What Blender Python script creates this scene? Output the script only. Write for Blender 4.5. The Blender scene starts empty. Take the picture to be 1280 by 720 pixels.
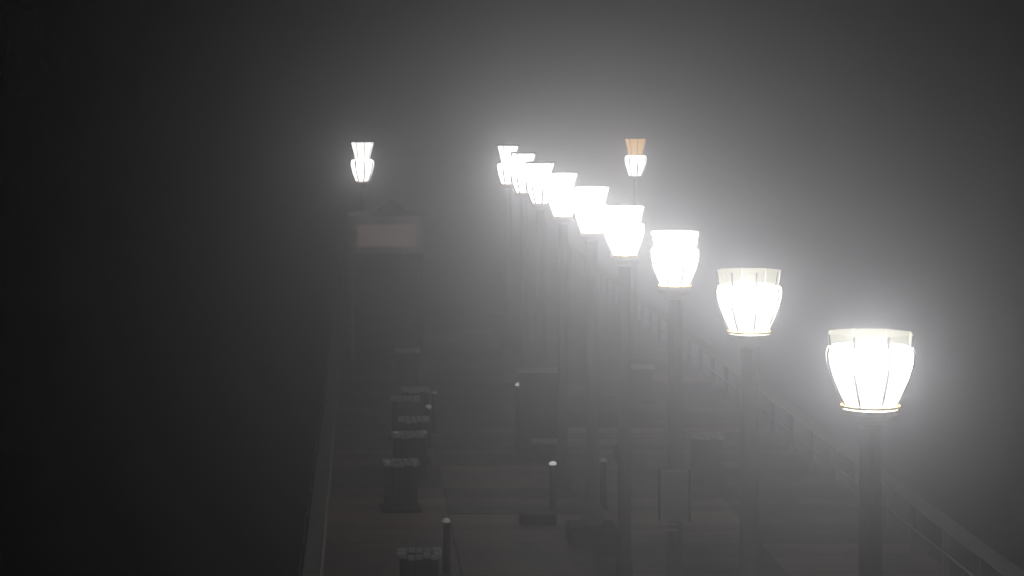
import bpy, bmesh, math, random
from mathutils import Vector, Matrix
random.seed(7)
S = bpy.context.scene
COL = S.collection

# ------------------------------------------------------------------ camera
EYE = 8.0            # camera height over the pier deck, metres
F = 3000.0           # focal length in photo pixels (1280 wide)
VX, VY = 455.0, 120.0
cam = bpy.data.cameras.new('camera'); co = bpy.data.objects.new('camera', cam); COL.objects.link(co)
co.location = (0, 0, EYE); co.rotation_euler = (math.radians(90), 0, 0)
cam.sensor_width = 36; cam.lens = F / 1280 * 36
cam.shift_x = (640 - VX) / 1280; cam.shift_y = -(360 - VY) / 1280
cam.clip_start = 0.5; cam.clip_end = 2000
S.camera = co
S.render.resolution_x, S.render.resolution_y = 1024, 576

# ------------------------------------------------------------------ night sky
w = bpy.data.worlds.new('World'); S.world = w; w.use_nodes = True
nt = w.node_tree; bg = nt.nodes['Background']
sky = nt.nodes.new('ShaderNodeTexSky'); sky.sky_type = 'NISHITA'; sky.sun_disc = False
sky.sun_elevation = math.radians(-6); sky.sun_rotation = math.radians(200)
nt.links.new(sky.outputs[0], bg.inputs[0]); bg.inputs[1].default_value = 0.0005
S.view_settings.view_transform = 'Standard'; S.view_settings.look = 'None'
S.view_settings.exposure = 0; S.view_settings.gamma = 1
try:
    S.cycles.max_bounces = 5; S.cycles.volume_bounces = 0; S.cycles.transparent_max_bounces = 12
    S.cycles.diffuse_bounces = 2
except Exception: pass

BULB_POWER = 155.0
HAZE = 0.024
HAZE_G = 0.9

# ------------------------------------------------------------------ materials
def mat(name, color, rough=0.7, metal=0.0, var=0.25, scale=4.0, bump=0.2, emit=None):
    m = bpy.data.materials.new(name); m.use_nodes = True
    n = m.node_tree.nodes; l = m.node_tree.links; p = n['Principled BSDF']
    tc = n.new('ShaderNodeTexCoord'); nz = n.new('ShaderNodeTexNoise')
    nz.inputs['Scale'].default_value = scale; nz.inputs['Detail'].default_value = 8; nz.inputs['Roughness'].default_value = .65
    l.new(tc.outputs['Object'], nz.inputs['Vector'])
    oi = n.new('ShaderNodeObjectInfo')
    add = n.new('ShaderNodeMath'); add.operation = 'MULTIPLY_ADD'; add.inputs[1].default_value = .5; 
    l.new(oi.outputs['Random'], add.inputs[0]); l.new(nz.outputs['Fac'], add.inputs[2])
    r = n.new('ShaderNodeMapRange'); r.inputs[1].default_value = .3; r.inputs[2].default_value = 1.2
    r.inputs[3].default_value = 1 - var; r.inputs[4].default_value = 1 + var
    l.new(add.outputs[0], r.inputs[0])
    mx = n.new('ShaderNodeMix'); mx.data_type = 'RGBA'; mx.blend_type = 'MULTIPLY'; mx.inputs[0].default_value = 1
    mx.inputs[6].default_value = (*color, 1); l.new(r.outputs[0], mx.inputs[7])
    l.new(mx.outputs[2], p.inputs['Base Color'])
    p.inputs['Roughness'].default_value = rough; p.inputs['Metallic'].default_value = metal
    b = n.new('ShaderNodeBump'); b.inputs['Strength'].default_value = bump; b.inputs['Distance'].default_value = .02
    l.new(nz.outputs['Fac'], b.inputs['Height']); l.new(b.outputs[0], p.inputs['Normal'])
    return m

def glass_mat(name, color, strength, through=0.7):
    m = bpy.data.materials.new(name); m.use_nodes = True
    n = m.node_tree.nodes; l = m.node_tree.links
    for x in list(n): n.remove(x)
    o = n.new('ShaderNodeOutputMaterial'); e = n.new('ShaderNodeEmission'); t = n.new('ShaderNodeBsdfTransparent')
    e.inputs[0].default_value = (*color, 1); e.inputs[1].default_value = strength
    nz = n.new('ShaderNodeTexNoise'); nz.inputs['Scale'].default_value = 5
    r = n.new('ShaderNodeMapRange'); r.inputs[3].default_value = strength * .85; r.inputs[4].default_value = strength * 1.15
    l.new(nz.outputs['Fac'], r.inputs[0]); l.new(r.outputs[0], e.inputs[1])
    mx = n.new('ShaderNodeMixShader'); mx.inputs[0].default_value = 1 - through
    l.new(t.outputs[0], mx.inputs[1]); l.new(e.outputs[0], mx.inputs[2]); l.new(mx.outputs[0], o.inputs[0])
    m.cycles.emission_sampling = 'NONE'
    return m

def deck_mat():
    m = mat('weathered_deck', (0.33, 0.235, 0.18), .6, 0, .95, .45, .3)
    n = m.node_tree.nodes; l = m.node_tree.links; p = n['Principled BSDF']
    gg = n.new('ShaderNodeNewGeometry'); mp = n.new('ShaderNodeMapping'); mp.inputs['Scale'].default_value = (1, .45, 1)
    l.new(gg.outputs['Position'], mp.inputs[0]); nz = [x for x in n if x.bl_idname == 'ShaderNodeTexNoise'][0]
    l.new(mp.outputs[0], nz.inputs['Vector']); nz.inputs['Scale'].default_value = .9
    mr0 = [x for x in n if x.bl_idname == 'ShaderNodeMapRange'][0]; mr0.inputs[1].default_value = .4; mr0.inputs[2].default_value = 1.1
    tc = n.new('ShaderNodeTexCoord'); g = n.new('ShaderNodeNewGeometry')
    sep = n.new('ShaderNodeSeparateXYZ'); l.new(g.outputs['Position'], sep.inputs[0])
    mu = n.new('ShaderNodeMath'); mu.operation = 'MULTIPLY'; mu.inputs[1].default_value = 1 / .3; l.new(sep.outputs['Y'], mu.inputs[0])
    fl = n.new('ShaderNodeMath'); fl.operation = 'FLOOR'; l.new(mu.outputs[0], fl.inputs[0])
    wn = n.new('ShaderNodeTexWhiteNoise'); wn.noise_dimensions = '1D'; l.new(fl.outputs[0], wn.inputs['W'])
    fr = n.new('ShaderNodeMath'); fr.operation = 'FRACT'; l.new(mu.outputs[0], fr.inputs[0])
    gt = n.new('ShaderNodeMath'); gt.operation = 'GREATER_THAN'; gt.inputs[1].default_value = .07; l.new(fr.outputs[0], gt.inputs[0])
    mr = n.new('ShaderNodeMapRange'); mr.inputs[3].default_value = .6; mr.inputs[4].default_value = 1.15; l.new(wn.outputs['Value'], mr.inputs[0])
    m2 = n.new('ShaderNodeMath'); m2.operation = 'MULTIPLY'; l.new(mr.outputs[0], m2.inputs[0])
    g2 = n.new('ShaderNodeMapRange'); g2.inputs[3].default_value = .4; l.new(gt.outputs[0], g2.inputs[0]); l.new(g2.outputs[0], m2.inputs[1])
    mx = n.new('ShaderNodeMix'); mx.data_type = 'RGBA'; mx.blend_type = 'MULTIPLY'; mx.inputs[0].default_value = 1
    src = p.inputs['Base Color'].links[0].from_socket
    l.new(src, mx.inputs[6]); l.new(m2.outputs[0], mx.inputs[7]); l.new(mx.outputs[2], p.inputs['Base Color'])
    return m

M = dict(
    deck=deck_mat(),
    joint=mat('tarred_joint', (.03, .03, .03)),
    concrete=mat('pole_concrete', (.36, .35, .34), .8, 0, .2, 6, .2),
    plinth=mat('plinth_concrete', (.07, .07, .07), .85, 0, .3, 5, .3),
    cream=mat('cream_enamel', (.75, .72, .62), .45, 0, .08, 8, .05),
    pale_metal=mat('pale_rib_metal', (.2, .19, .17), .4, .3, .1, 8, .05),
    black_metal=mat('black_frame_metal', (.012, .012, .012), .55, .2, .1, 8, .05),
    dark_wood=mat('dark_stained_wood', (.05, .042, .036), .7, 0, .4, 9, .3),
    pale_wood=mat('bleached_wood', (.58, .54, .47), .7, 0, .25, 9, .3),
    rail_wood=mat('weathered_rail_wood', (.24, .22, .20), .75, 0, .35, 3, .3),
    grey_wood=mat('grey_rail_wood', (.33, .31, .29), .8, 0, .35, 3, .3),
    pipe=mat('galvanised_pipe', (.42, .42, .40), .5, .4, .1, 8, .05),
    white=mat('white_reflector_paint', (.88, .88, .86), .35, 0, .03, 8, .02),
    kiosk_pink=mat('faded_pink_board', (.78, .60, .55), .7, 0, .2, 3, .2),
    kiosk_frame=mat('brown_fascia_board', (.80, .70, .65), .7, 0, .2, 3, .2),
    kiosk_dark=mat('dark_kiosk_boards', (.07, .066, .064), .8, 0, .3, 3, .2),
    roof=mat('kiosk_roof_shingle', (.16, .14, .14), .8, 0, .3, 6, .4),
    bright_steel=mat('polished_steel_cap', (.85, .85, .83), .22, .85, .05, 8, .05),
    sign=mat('grey_notice_board', (.42, .42, .42), .6, 0, .12, 6, .1),
    water=mat('night_sea_water', (.02, .024, .026), .25, 0, .2, .3, .8),
    glass=glass_mat('lit_frosted_glass', (1, .985, .94), 14, .5),
    glass_soft=glass_mat('clear_frosted_glass', (1, .985, .94), 2.6, .5),
    brass=mat('brass_ring', (.75, .52, .16), .4, .2, .1, 8, .05),
    crown=glass_mat('lit_crown_glass', (1, .985, .93), 9, .5),
    crown_soft=glass_mat('dim_crown_glass', (1, .97, .74), .8, .5),
    crown_orange=glass_mat('amber_crown_glass', (1, .56, .18), 3.4, .5),
)

def added_glow_sign(color, k):
    m = mat('pink_sign_added_glow', color, .6, 0, .25, 3, .1); p = m.node_tree.nodes['Principled BSDF']
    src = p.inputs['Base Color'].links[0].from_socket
    m.node_tree.links.new(src, p.inputs['Emission Color']); p.inputs['Emission Strength'].default_value = k  # weak emission added to brighten the sign, no lamp behind it
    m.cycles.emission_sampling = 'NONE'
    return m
M['sign_glow'] = added_glow_sign((.78, .58, .53), .2)

# ------------------------------------------------------------------ helpers
def link(name, me, m=None, parent=None, loc=None):
    o = bpy.data.objects.new(name, me); COL.objects.link(o)
    if m is not None and me is not None and not me.materials: me.materials.append(m)
    if parent: o.parent = parent
    if loc: o.location = loc
    return o
def obj(name, bm, m, parent=None, loc=None, smooth=False):
    bmesh.ops.recalc_face_normals(bm, faces=bm.faces)
    me = bpy.data.meshes.new(name); bm.to_mesh(me); bm.free()
    if smooth:
        for f in me.polygons: f.use_smooth = True
    return link(name, me, m, parent, loc)
def box(bm, x0, x1, y0, y1, z0, z1, bev=0):
    r = bmesh.ops.create_cube(bm, size=1)
    bmesh.ops.scale(bm, vec=(x1 - x0, y1 - y0, z1 - z0), verts=r['verts'])
    bmesh.ops.translate(bm, vec=((x0 + x1) / 2, (y0 + y1) / 2, (z0 + z1) / 2), verts=r['verts'])
    if bev:
        es = {e for v in r['verts'] for e in v.link_edges}
        bmesh.ops.bevel(bm, geom=list(es), offset=bev, segments=1, affect='EDGES')
def B(*a, **k):
    bm = bmesh.new(); box(bm, *a, **k); return bm
def lathe(prof, n=16, rot=0.0, bm=None, cx=0, cy=0, cap=True):
    bm = bm or bmesh.new(); rings = []
    for r, z in prof:
        rings.append([bm.verts.new((cx + r * math.cos(rot + 2 * math.pi * i / n), cy + r * math.sin(rot + 2 * math.pi * i / n), z)) for i in range(n)])
    for a, b in zip(rings, rings[1:]):
        for i in range(n): bm.faces.new((a[i], a[(i + 1) % n], b[(i + 1) % n], b[i]))
    if cap:
        bm.faces.new(rings[0][::-1]); bm.faces.new(rings[-1])
    return bm
def tube(pts, r, n=6, bm=None):
    bm = bm or bmesh.new(); rings = []
    P = [Vector(p) for p in pts]
    for i, p in enumerate(P):
        d = (P[min(i + 1, len(P) - 1)] - P[max(i - 1, 0)]).normalized()
        up = Vector((0, 0, 1)) if abs(d.z) < .9 else Vector((1, 0, 0))
        a = d.cross(up).normalized(); b = d.cross(a)
        rings.append([bm.verts.new(p + r * (math.cos(2 * math.pi * k / n) * a + math.sin(2 * math.pi * k / n) * b)) for k in range(n)])
    for a, b in zip(rings, rings[1:]):
        for k in range(n): bm.faces.new((a[k], a[(k + 1) % n], b[(k + 1) % n], b[k]))
    bm.faces.new(rings[0][::-1]); bm.faces.new(rings[-1])
    return bm
def tag(o, label=None, cat=None, group=None, kind=None):
    if label: o['label'] = label
    if cat: o['category'] = cat
    if group: o['group'] = group
    if kind: o['kind'] = kind
    return o
def empty(name, loc, label, cat, group=None, rz=0):
    o = bpy.data.objects.new(name, None); COL.objects.link(o); o.location = loc; o.rotation_euler.z = rz
    return tag(o, label, cat, group)
def copy_tree(o, parent=None):
    c = o.copy(); COL.objects.link(c); c.parent = parent
    for ch in list(o.children): copy_tree(ch, c)
    return c
def ground(px, py, h=0.0):
    """photo pixel of a point h metres over the deck -> X, distance"""
    y = (EYE - h) * F / (py - VY); return ((px - VX) * y / F, y)

# ------------------------------------------------------------------ sea and deck
WATER_Z = -7.5
bm = bmesh.new(); n = 40
vs = [[bm.verts.new((-420 + 840 * i / n, -60 + 760 * j / n, WATER_Z + .15 * math.sin(i * 1.7 + j * .9) + .1 * math.sin(j * 2.3))) for i in range(n + 1)] for j in range(n + 1)]
for j in range(n):
    for i in range(n): bm.faces.new((vs[j][i], vs[j][i + 1], vs[j + 1][i + 1], vs[j + 1][i]))
tag(obj('water', bm, M['water'], smooth=True), kind='structure')

DX0, DX1, DY0, DY1 = -1.12, 9.86, 4.0, 118.0
deck = obj('pier_deck', B(DX0, DX1, DY0, DY1, -.55, -.05), M['joint']); tag(deck, kind='structure')
nx, SL = 4, 3.0
wx = (DX1 - DX0) / nx
slab_me = None
for j in range(int((DY1 - DY0) / SL)):
    for i in range(nx):
        if slab_me is None:
            s = obj('deck_slab', B(-wx / 2 + .004, wx / 2 - .004, -SL / 2 + .014, SL / 2 - .014, -.048, 0, bev=.008), M['deck'], deck)
            slab_me = s.data
        else: s = link('deck_slab', slab_me, None, deck)
        s.location = (DX0 + wx * (i + .5), DY0 + SL * (j + .5), random.uniform(-.008, .006))
        s.rotation_euler = (random.uniform(-.0015, .0015), 0, 0)

# ------------------------------------------------------------------ railings
def railing(x, inward, label, pm):
    rw = M['rail_wood'] if pm is M['pipe'] else M['grey_wood']
    root = empty('pier_railing', (x, 0, 0), label, 'railing')
    s = inward
    post_me = None
    ys = [6 + 2.4 * k for k in range(46)]
    for y in ys:
        if post_me is None:
            p = obj('rail_post', B(-.05, .05, -.06, .06, -.04, 1.06, bev=.008), rw, root); post_me = p.data
        else: p = link('rail_post', post_me, None, root)
        p.location = (s * .02, y, 0)
    # wide cap boards, one between each pair of posts
    cap_me = None
    for y in ys[:-1]:
        if cap_me is None:
            bm = bmesh.new(); box(bm, min(-.04 * s, .27 * s), max(-.04 * s, .27 * s), .006, 2.394, 1.063, 1.105, bev=.008)
            p = obj('cap_board', bm, rw, root); cap_me = p.data
        else: p = link('cap_board', cap_me, None, root)
        p.location = (0, y, random.uniform(-.003, .003)); p.rotation_euler.y = s * math.radians(4)
    for h in (.25, .5, .77) if pm is M['pipe'] else (.5,):
        obj('rail_pipe', tube([(s * .10, ys[0], h), (s * .10, ys[-1], h)], .022, 6), M['black_metal'] if pm is M['pipe'] else pm, root)
    obj('edge_pipe', tube([(s * .30, ys[0], 1.07), (s * .30, ys[-1], 1.07)], .024, 8), pm, root)
    if pm is M['pipe']: obj('kick_board', B(*(sorted((s * .08 - .02, s * .08 + .02))), ys[0], ys[-1], .03, .17), rw, root)
    return root
railing(-.93, 1, 'weathered railing along the left edge of the pier, with wide cap board', M['pipe'])
railing(9.62, -1, 'weathered railing along the right edge of the pier beyond the nearest lamp', M['grey_wood'])

# ------------------------------------------------------------------ lamps
def lamp(x, y, hb, crown_h, flare, label, frame, crown_mat, glass, rot, group, r=.325, pr=.098, plinth=True, power=1.0, collar=True, bodyh=.5):
    """hb = height of the bottom of the lit globe"""
    root = empty('pier_lamp', (x, y, 0), label, 'lamp', group)
    if plinth:
        obj('plinth', lathe([(.62, .0), (.62, .26), (.56, .31)], 4, math.pi / 4), M['plinth'], root)
        z0 = .31
    else: z0 = 0
    obj('pole_foot', lathe([(pr * 2.1, z0), (pr * 2.0, z0 + .28), (pr * 1.35, z0 + .42), (pr * 1.3, z0 + .8), (pr * 1.05, z0 + .9)], 12), M['concrete'], root)
    obj('pole', lathe([(pr * 1.04, z0 + .9), (pr, hb * .6), (pr * .9, hb - .16)], 14), M['concrete'], root, smooth=False)
    c = obj('collar', lathe([(pr * .9, -.16), (pr * 1.15, -.13), (pr * 1.1, -.10), (.21, -.055), (.222, -.045), (.222, -.012), (.19, 0)], 16), M['cream' if collar else 'black_metal'], root, (0, 0, hb))
    obj('base_ring', lathe([(.19 * r / .325, -.002), (.215 * r / .325, .004), (.215 * r / .325, .022), (.19 * r / .325, .028)], 16, cap=False), M['brass'], root, (0, 0, hb))
    # globe body, eight panes between ribs
    N = 8
    q = bodyh / .5; rr = r / .325
    prof = [(a * rr, b * q) for a, b in [(.182, .004), (.235, .12), (.285, .25), (.318, .37), (.325, .445), (.312, .49), (.27, .51)]]
    gl = bpy.data.objects.new('globe', None); COL.objects.link(gl); gl.parent = root; gl.location = (0, 0, hb)
    def panes(prof, nm, mt, parent):
        for k in range(N):
            bm = bmesh.new(); cols = []
            for t in (0, .5, 1):
                a = rot + 2 * math.pi * (k + t) / N; q = 1 if t != .5 else .975
                cols.append([bm.verts.new((p * q * math.cos(a), p * q * math.sin(a), z)) for p, z in prof])
            for a, b in zip(cols, cols[1:]):
                for i in range(len(prof) - 1): bm.faces.new((a[i], b[i], b[i + 1], a[i + 1]))
            obj(nm, bm, mt, parent)
    def ribs(prof, nm, th, parent):
        for k in range(N):
            a = rot + 2 * math.pi * k / N
            obj(nm, tube([((p + th * .3) * math.cos(a), (p + th * .3) * math.sin(a), z) for p, z in prof], th, 5), frame, parent)
    dark = frame is M['black_metal']
    th = .022 if dark else .010
    panes(prof, 'pane', glass, gl); ribs(prof[:-1], 'rib', th, gl)
    ct = r * .96; cw = ct - flare
    cr = bpy.data.objects.new('crown', None); COL.objects.link(cr); cr.parent = root; cr.location = (0, 0, hb + bodyh + .012)
    cp = [(cw, 0), (cw + flare * .25, crown_h * .35), (cw + flare * .8, crown_h * .8), (ct, crown_h)]
    panes(cp, 'pane', crown_mat, cr); ribs(cp, 'rib', th * (.5 if dark else 1), cr)
    e = .02 if dark else .004
    obj('lid', lathe([(ct + e, crown_h), (ct + e, crown_h + e * 2), (ct * .5, crown_h + e * 2 + .01), (.03, crown_h + e * 2 + .014)], N, rot), M['black_metal'] if dark else crown_mat, cr)
    bl = bpy.data.lights.new('bulb', 'POINT'); bl.energy = BULB_POWER * power; bl.shadow_soft_size = .09; bl.color = (1, .985, .96)
    bo = bpy.data.objects.new('bulb', bl); COL.objects.link(bo); bo.parent = root; bo.location = (0, 0, hb + .36)
    return root

ordn = ['nearest lamp of the row, at right, with the largest glowing globe',
        'second lamp of the row, just behind the nearest at right',
        'third lamp of the row, with a notice board on its pole',
        'fourth lamp of the row, its pole left of the notice board',
        'fifth lamp of the row, globe overlapping the left of the fourth',
        'sixth lamp of the row, straight sided globe above the bollards',
        'seventh lamp of the row, half hidden behind the sixth',
        'eighth lamp of the row, squeezed between its two neighbours',
        'farthest lamp of the row, leftmost of the run of bright globes']
GRP = 'double tier lamps along the pier'
xo = [0, 0, 0, 0, .07, .04, .03, .04, 0]
ch = [.09, .14, .20, .25, .31, .35, .39, .45, .50]
bh = [.49, .50, .50, .50, .51, .52, .53, .55, .57]
fl = [.01, .02, .03, .05, .08, .09, .11, .12, .12]
for i in range(9):
    y = 19.1 + 6.01 * i
    lamp(4.03 + xo[i], y, 5.52, ch[i], fl[i], 'frosted globe ' + ordn[i], M['black_metal'] if i >= 6 else M['pale_metal'], M['crown_soft'] if i < 2 else M['crown'], M['glass_soft'] if i < 3 else M['glass'],
         math.radians([12, 4, 15, 20, 8, 16, 5, 11, 18][i]), GRP, plinth=(i == 4), power=[1, 1, 1, .95, .85, .8, .72, .65, .7][i], bodyh=bh[i], r=[.36, .35, .335, .325, .325, .325, .325, .325, .325][i])
yl = 76.0; hbl = EYE - 107 * yl / F
lamp((453 - VX) * yl / F, yl, hbl, .55, .12, 'lone black framed lamp glowing above the kiosk at left', M['black_metal'], M['crown'], M['glass'], .2, GRP, plinth=False, collar=False, bodyh=.68, power=.9, r=.38)
yr = 74.4; lamp((794.5 - VX) * yr / F, yr, 5.52, .52, .11, 'lone lamp with amber upper tier, above and right of the row', M['black_metal'], M['crown_orange'], M['glass'], .1, GRP, plinth=False, collar=False, pr=.06, power=.7, bodyh=.62, r=.35)

# ------------------------------------------------------------------ notice board on the third pole
nb = empty('notice_board', (3.99, 30.8, 0), 'grey upright notice board fixed to the third lamp pole', 'sign')
obj('board', B(-.19, .17, -.03, -.01, 2.58, 3.18), M['sign'], nb)
for a in ((-.215, -.19, 2.555, 3.205), (.17, .195, 2.555, 3.205)):
    obj('frame_bar', B(a[0], a[1], -.045, .0, a[2], a[3]), M['dark_wood'], nb)
for a in ((2.555, 2.58), (3.18, 3.205)):
    obj('frame_bar', B(-.19, .17, -.044, .0, *a), M['pale_wood'], nb)
for h in (2.42, 2.50):
    obj('sign_plate', B(-.16, .02, -.04, -.01, h, h + .03), M['pale_wood'], nb)
for h in (2.7, 3.05):
    obj('strap', lathe([(.112, h), (.125, h + .002), (.125, h + .038), (.112, h + .04)], 12, cx=.04, cy=.31), M['black_metal'], nb)

# ------------------------------------------------------------------ bollards
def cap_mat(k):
    m = mat('bollard_cap_added_glow', (.85, .85, .82), .4, 0, .05, 8, .05); p = m.node_tree.nodes['Principled BSDF']
    p.inputs['Emission Color'].default_value = (1, .98, .93, 1); p.inputs['Emission Strength'].default_value = k; m.cycles.emission_sampling = 'NONE'  # emission added to make the caps brighter, no light fitted in them
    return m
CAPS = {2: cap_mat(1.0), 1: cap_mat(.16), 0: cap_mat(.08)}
def bollard(px, py, label, pale=1, h=.98):
    x, y = ground(px, py, h)
    root = empty('bollard', (x, y, 0), label, 'bollard', 'waist high bollards on the deck')
    obj('post', lathe([(.10, 0), (.10, .05), (.065, .08), (.06, h - .08), (.07, h - .06)], 10), M['dark_wood'], root)
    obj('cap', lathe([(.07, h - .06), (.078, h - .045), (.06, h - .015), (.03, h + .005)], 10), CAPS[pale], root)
    return root
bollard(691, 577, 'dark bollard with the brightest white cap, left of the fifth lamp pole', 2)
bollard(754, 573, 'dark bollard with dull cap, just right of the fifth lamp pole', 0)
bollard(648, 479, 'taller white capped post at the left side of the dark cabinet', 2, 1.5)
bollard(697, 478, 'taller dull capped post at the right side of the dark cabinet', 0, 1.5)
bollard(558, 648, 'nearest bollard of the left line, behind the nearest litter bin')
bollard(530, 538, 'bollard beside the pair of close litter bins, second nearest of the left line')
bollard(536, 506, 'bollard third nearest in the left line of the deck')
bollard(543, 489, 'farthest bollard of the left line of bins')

# ------------------------------------------------------------------ slatted litter bins
def make_bin():
    root = empty('litter_bin', (0, 0, 0), 'x', 'litter bin', 'dark slatted litter bins')
    obj('liner', lathe([(.24, .08), (.25, .84)], 12), M['black_metal'], root)
    obj('base', B(-.38, .38, -.38, .38, 0, .07, bev=.01), M['black_metal'], root)
    obj('hoop', lathe([(.29, .2), (.30, .2), (.30, .24), (.29, .24)], 4, math.pi / 4), M['black_metal'], root)
    me = tip = None
    for k in range(5):
        for side in range(4):
            u = -.24 + .12 * k
            a = side * math.pi / 2
            x, y = u * math.cos(a) - -.285 * math.sin(a), u * math.sin(a) + -.285 * math.cos(a)
            if me is None:
                s = obj('slat', B(-.048, .048, -.014, .014, .07, .885, bev=.004), M['dark_wood'], root); me = s.data
                t = obj('slat_end', B(-.05, .05, -.06, .06, .888, .955, bev=.008), M['white'], s); tip = t.data
            else:
                s = link('slat', me, None, root); t = link('slat_end', tip, None, s)
            s.location = (x, y, random.uniform(-.02, .02)); s.rotation_euler.z = a
    return root
proto = make_bin()
bins = [(524, 693, 'nearest dark slatted litter bin, at the bottom edge of the view'),
        (501, 579, 'second nearest dark slatted litter bin, left of the line of bins'),
        (510, 544, 'dark slatted litter bin next to a bright capped bollard, front one of a close pair'),
        (517, 525, 'dark slatted litter bin just behind another, rear one of a close pair'),
        (506, 499, 'dim slatted litter bin in the middle of the left line'),
        (519, 488, 'dim slatted litter bin in front of the farthest bollard of the left line'),
        (510, 439, 'farthest slatted litter bin, on the deck in front of the kiosk'),
        (883, 546, 'lone slatted litter bin in the glow right of the fourth lamp pole'),
        (801, 459, 'distant slatted litter bin in the glow right of the fourth lamp pole')]
for i, (px, py, lb) in enumerate(bins):
    o = proto if i == 0 else copy_tree(proto)
    x, y = ground(px, py, .9); o.location = (x, y, 0); o.rotation_euler.z = random.uniform(-.08, .08); o['label'] = lb

# ------------------------------------------------------------------ benches
def make_bench():
    root = empty('backless_bench', (0, 0, 0), 'x', 'bench')
    me = None
    for k in range(5):
        if me is None: s = obj('seat_slat', B(-1.04, 1.04, -.045, .045, .40, .455, bev=.006), M['pale_wood'], root); me = s.data
        else: s = link('seat_slat', me, None, root)
        s.location = (0, -.2 + .1 * k, random.uniform(-.003, .003))
    lm = None
    for sx in (-.85, .85):
        if lm is None:
            bm = B(-.04, .04, -.21, -.13, 0, .416); box(bm, -.04, .04, .13, .21, 0, .416); box(bm, -.035, .035, -.129, .129, .34, .41)
            l = obj('leg', bm, M['dark_wood'], root); lm = l.data
        else: l = link('leg', lm, None, root)
        l.location = (sx, 0, 0)
    return root
b0 = make_bench()
for i, (px, py, lb) in enumerate([(723, 550, 'pale wooden backless bench in front of the dark cabinet, below the lamp row'),
                                  ]):
    o = b0 if i == 0 else copy_tree(b0)
    x, y = ground(px, py, .455); o.location = (x, y, 0); o['label'] = lb
cb = empty('utility_cabinet', ((673 - VX) * 53.6 / F, 53.6, 0), 'tall dark cabinet with pale top behind the bench, between two posts', 'cabinet')
obj('cabinet_body', B(-.42, .42, -.25, .25, .08, 1.84, bev=.01), M['dark_wood'], cb)
obj('cabinet_base', B(-.45, .45, -.28, .28, 0, .077), M['black_metal'], cb)
obj('cabinet_top', B(-.47, .47, -.30, .30, 1.843, 1.90, bev=.01), M['pale_wood'], cb)
for sx in (-1, 1):
    d = obj('cabinet_door', B(*sorted((sx * .012, sx * .40)), -.272, -.253, .14, 1.78, bev=.004), M['dark_wood'], cb)
    obj('handle', B(*sorted((sx * .03, sx * .05)), -.295, -.274, .9, 1.1), M['pipe'], d)
# low dark box by the bright bollard
x, y = ground(672, 641, .2)
t = empty('storage_box', (x, y, 0), 'low dark red box lying on the deck left of the brightest bollard', 'box')
obj('box_body', B(-.34, .34, -.2, .2, .0, .16, bev=.01), mat('dark_red_paint', (.09, .03, .03)), t)
obj('box_lid', B(-.36, .36, -.22, .22, .163, .21, bev=.012), mat('dark_red_lid', (.12, .045, .04)), t)
obj('handle', tube([(-.365, -.07, .12), (-.40, -.07, .12), (-.40, .07, .12), (-.365, .07, .12)], .012, 6), M['pipe'], t)

# ------------------------------------------------------------------ kiosk under the left lamp
ky = 72.3; k0, k1 = (437 - VX) * ky / F, (530 - VX) * ky / F
def kh(py): return EYE - (py - VY) * ky / F
K = empty('kiosk', ((k0 + k1) / 2, ky, 0), 'small kiosk with a framed pink sign board and vented roof under the left lamp', 'kiosk')
W = (k1 - k0) / 2; D = 1.9; zf0, zf1 = kh(317), kh(270)
for sx in (-1, 1):
    for dy in (.05, D - .05):
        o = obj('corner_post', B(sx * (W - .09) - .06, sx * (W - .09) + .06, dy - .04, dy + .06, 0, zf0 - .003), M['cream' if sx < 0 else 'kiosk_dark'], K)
me = None
for k in range(9):
    h = .04 + k * .125
    if me is None: o = obj('front_board', B(-W + .155, W - .155, .08, .11, 0, .118), M['kiosk_dark'], K); me = o.data
    else: o = link('front_board', me, None, K)
    o.location = (0, 0, h)
obj('counter', B(-W + .16, W - .16, -.08, .2, 1.17, 1.22), M['kiosk_dark'], K)
obj('shutter', B(-W + .16, W - .16, .14, .17, 1.23, zf0 - .01), M['kiosk_dark'], K)
for sx in (-1, 1): obj('side_wall', B(sx * (W - .09) - .02, sx * (W - .09) + .02, .12, D - .11, 0, zf0 - .004), M['kiosk_dark'], K)
obj('back_wall', B(-W + .16, W - .16, D - .06, D - .02, 0, zf0 - .004), M['kiosk_dark'], K)
obj('fascia', B(-W, W, 0, D, zf0, zf1), M['kiosk_frame'], K)
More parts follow.
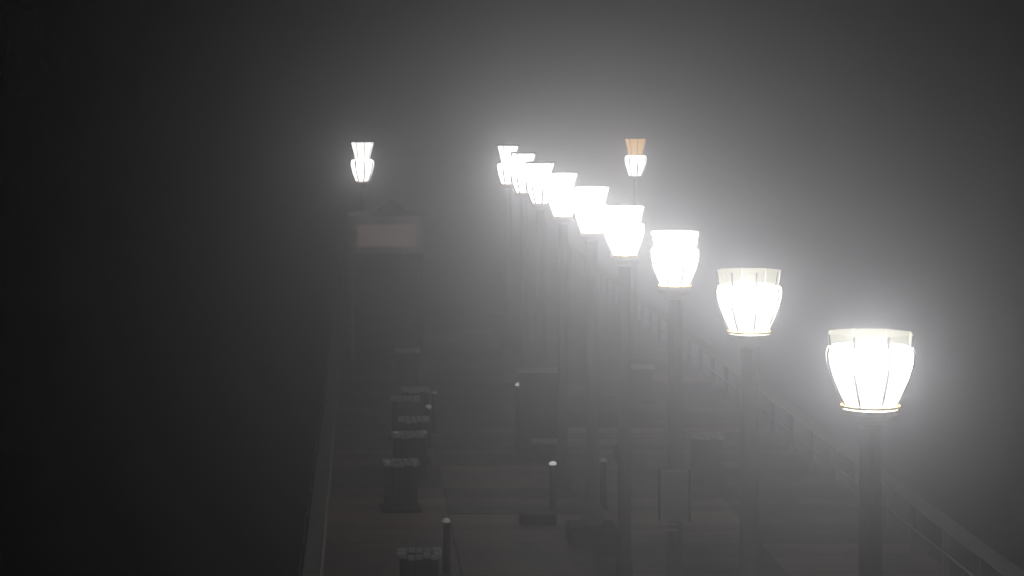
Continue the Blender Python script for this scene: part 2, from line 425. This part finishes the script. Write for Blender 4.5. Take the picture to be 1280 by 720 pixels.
sf = obj('sign_board', B((447 - 483.5) / F * ky, (520 - 483.5) / F * ky, -.03, -.003, kh(308), kh(281)), M['sign_glow'], K)
for a in ((445, 522, 311, 308.2), (445, 522, 280.8, 278)):
    obj('sign_trim', B((a[0] - 483.5) / F * ky, (a[1] - 483.5) / F * ky, -.05, -.003, kh(a[2]), kh(a[3])), M['kiosk_frame'], sf)
bm = bmesh.new()
vs = [bm.verts.new(p) for p in ((-W - .03, -.06, zf1 + .003), (W + .03, -.06, zf1 + .003), (W + .08, D + .1, zf1 + .003), (-W - .08, D + .1, zf1 + .003), (-.3, D / 2, zf1 + .16), (.3, D / 2, zf1 + .16))]
for f in ((0, 1, 5, 4), (2, 3, 4, 5), (1, 2, 5), (3, 0, 4), (3, 2, 1, 0)): bm.faces.new([vs[i] for i in f])
rf = obj('roof', bm, M['roof'], K)
bm = bmesh.new(); g0, g1, gt = (470 - 483.5) / F * ky, (506 - 483.5) / F * ky, kh(249); gb = kh(263)
vs = [bm.verts.new(p) for p in ((g0, .3, gb), (g1, .3, gb), ((g0 + g1) / 2, .3, gt), (g0, 1.6, gb), (g1, 1.6, gb), ((g0 + g1) / 2, 1.6, gt))]
for f in ((0, 1, 2), (5, 4, 3), (0, 2, 5, 3), (1, 4, 5, 2), (0, 3, 4, 1)): bm.faces.new([vs[i] for i in f])
obj('gable_vent', bm, M['roof'], rf)

# ------------------------------------------------------------------ fog
hz = obj('haze', B(-440, 440, -80, 720, WATER_Z - 1, 13.5), None)
m = bpy.data.materials.new('night_fog'); m.use_nodes = True
for x in list(m.node_tree.nodes): m.node_tree.nodes.remove(x)
o = m.node_tree.nodes.new('ShaderNodeOutputMaterial'); v = m.node_tree.nodes.new('ShaderNodeVolumePrincipled')
v.inputs['Color'].default_value = (.89, .89, .94, 1); v.inputs['Density'].default_value = HAZE; v.inputs['Anisotropy'].default_value = HAZE_G
m.node_tree.links.new(v.outputs[0], o.inputs['Volume']); hz.data.materials.append(m); tag(hz, kind='stuff')
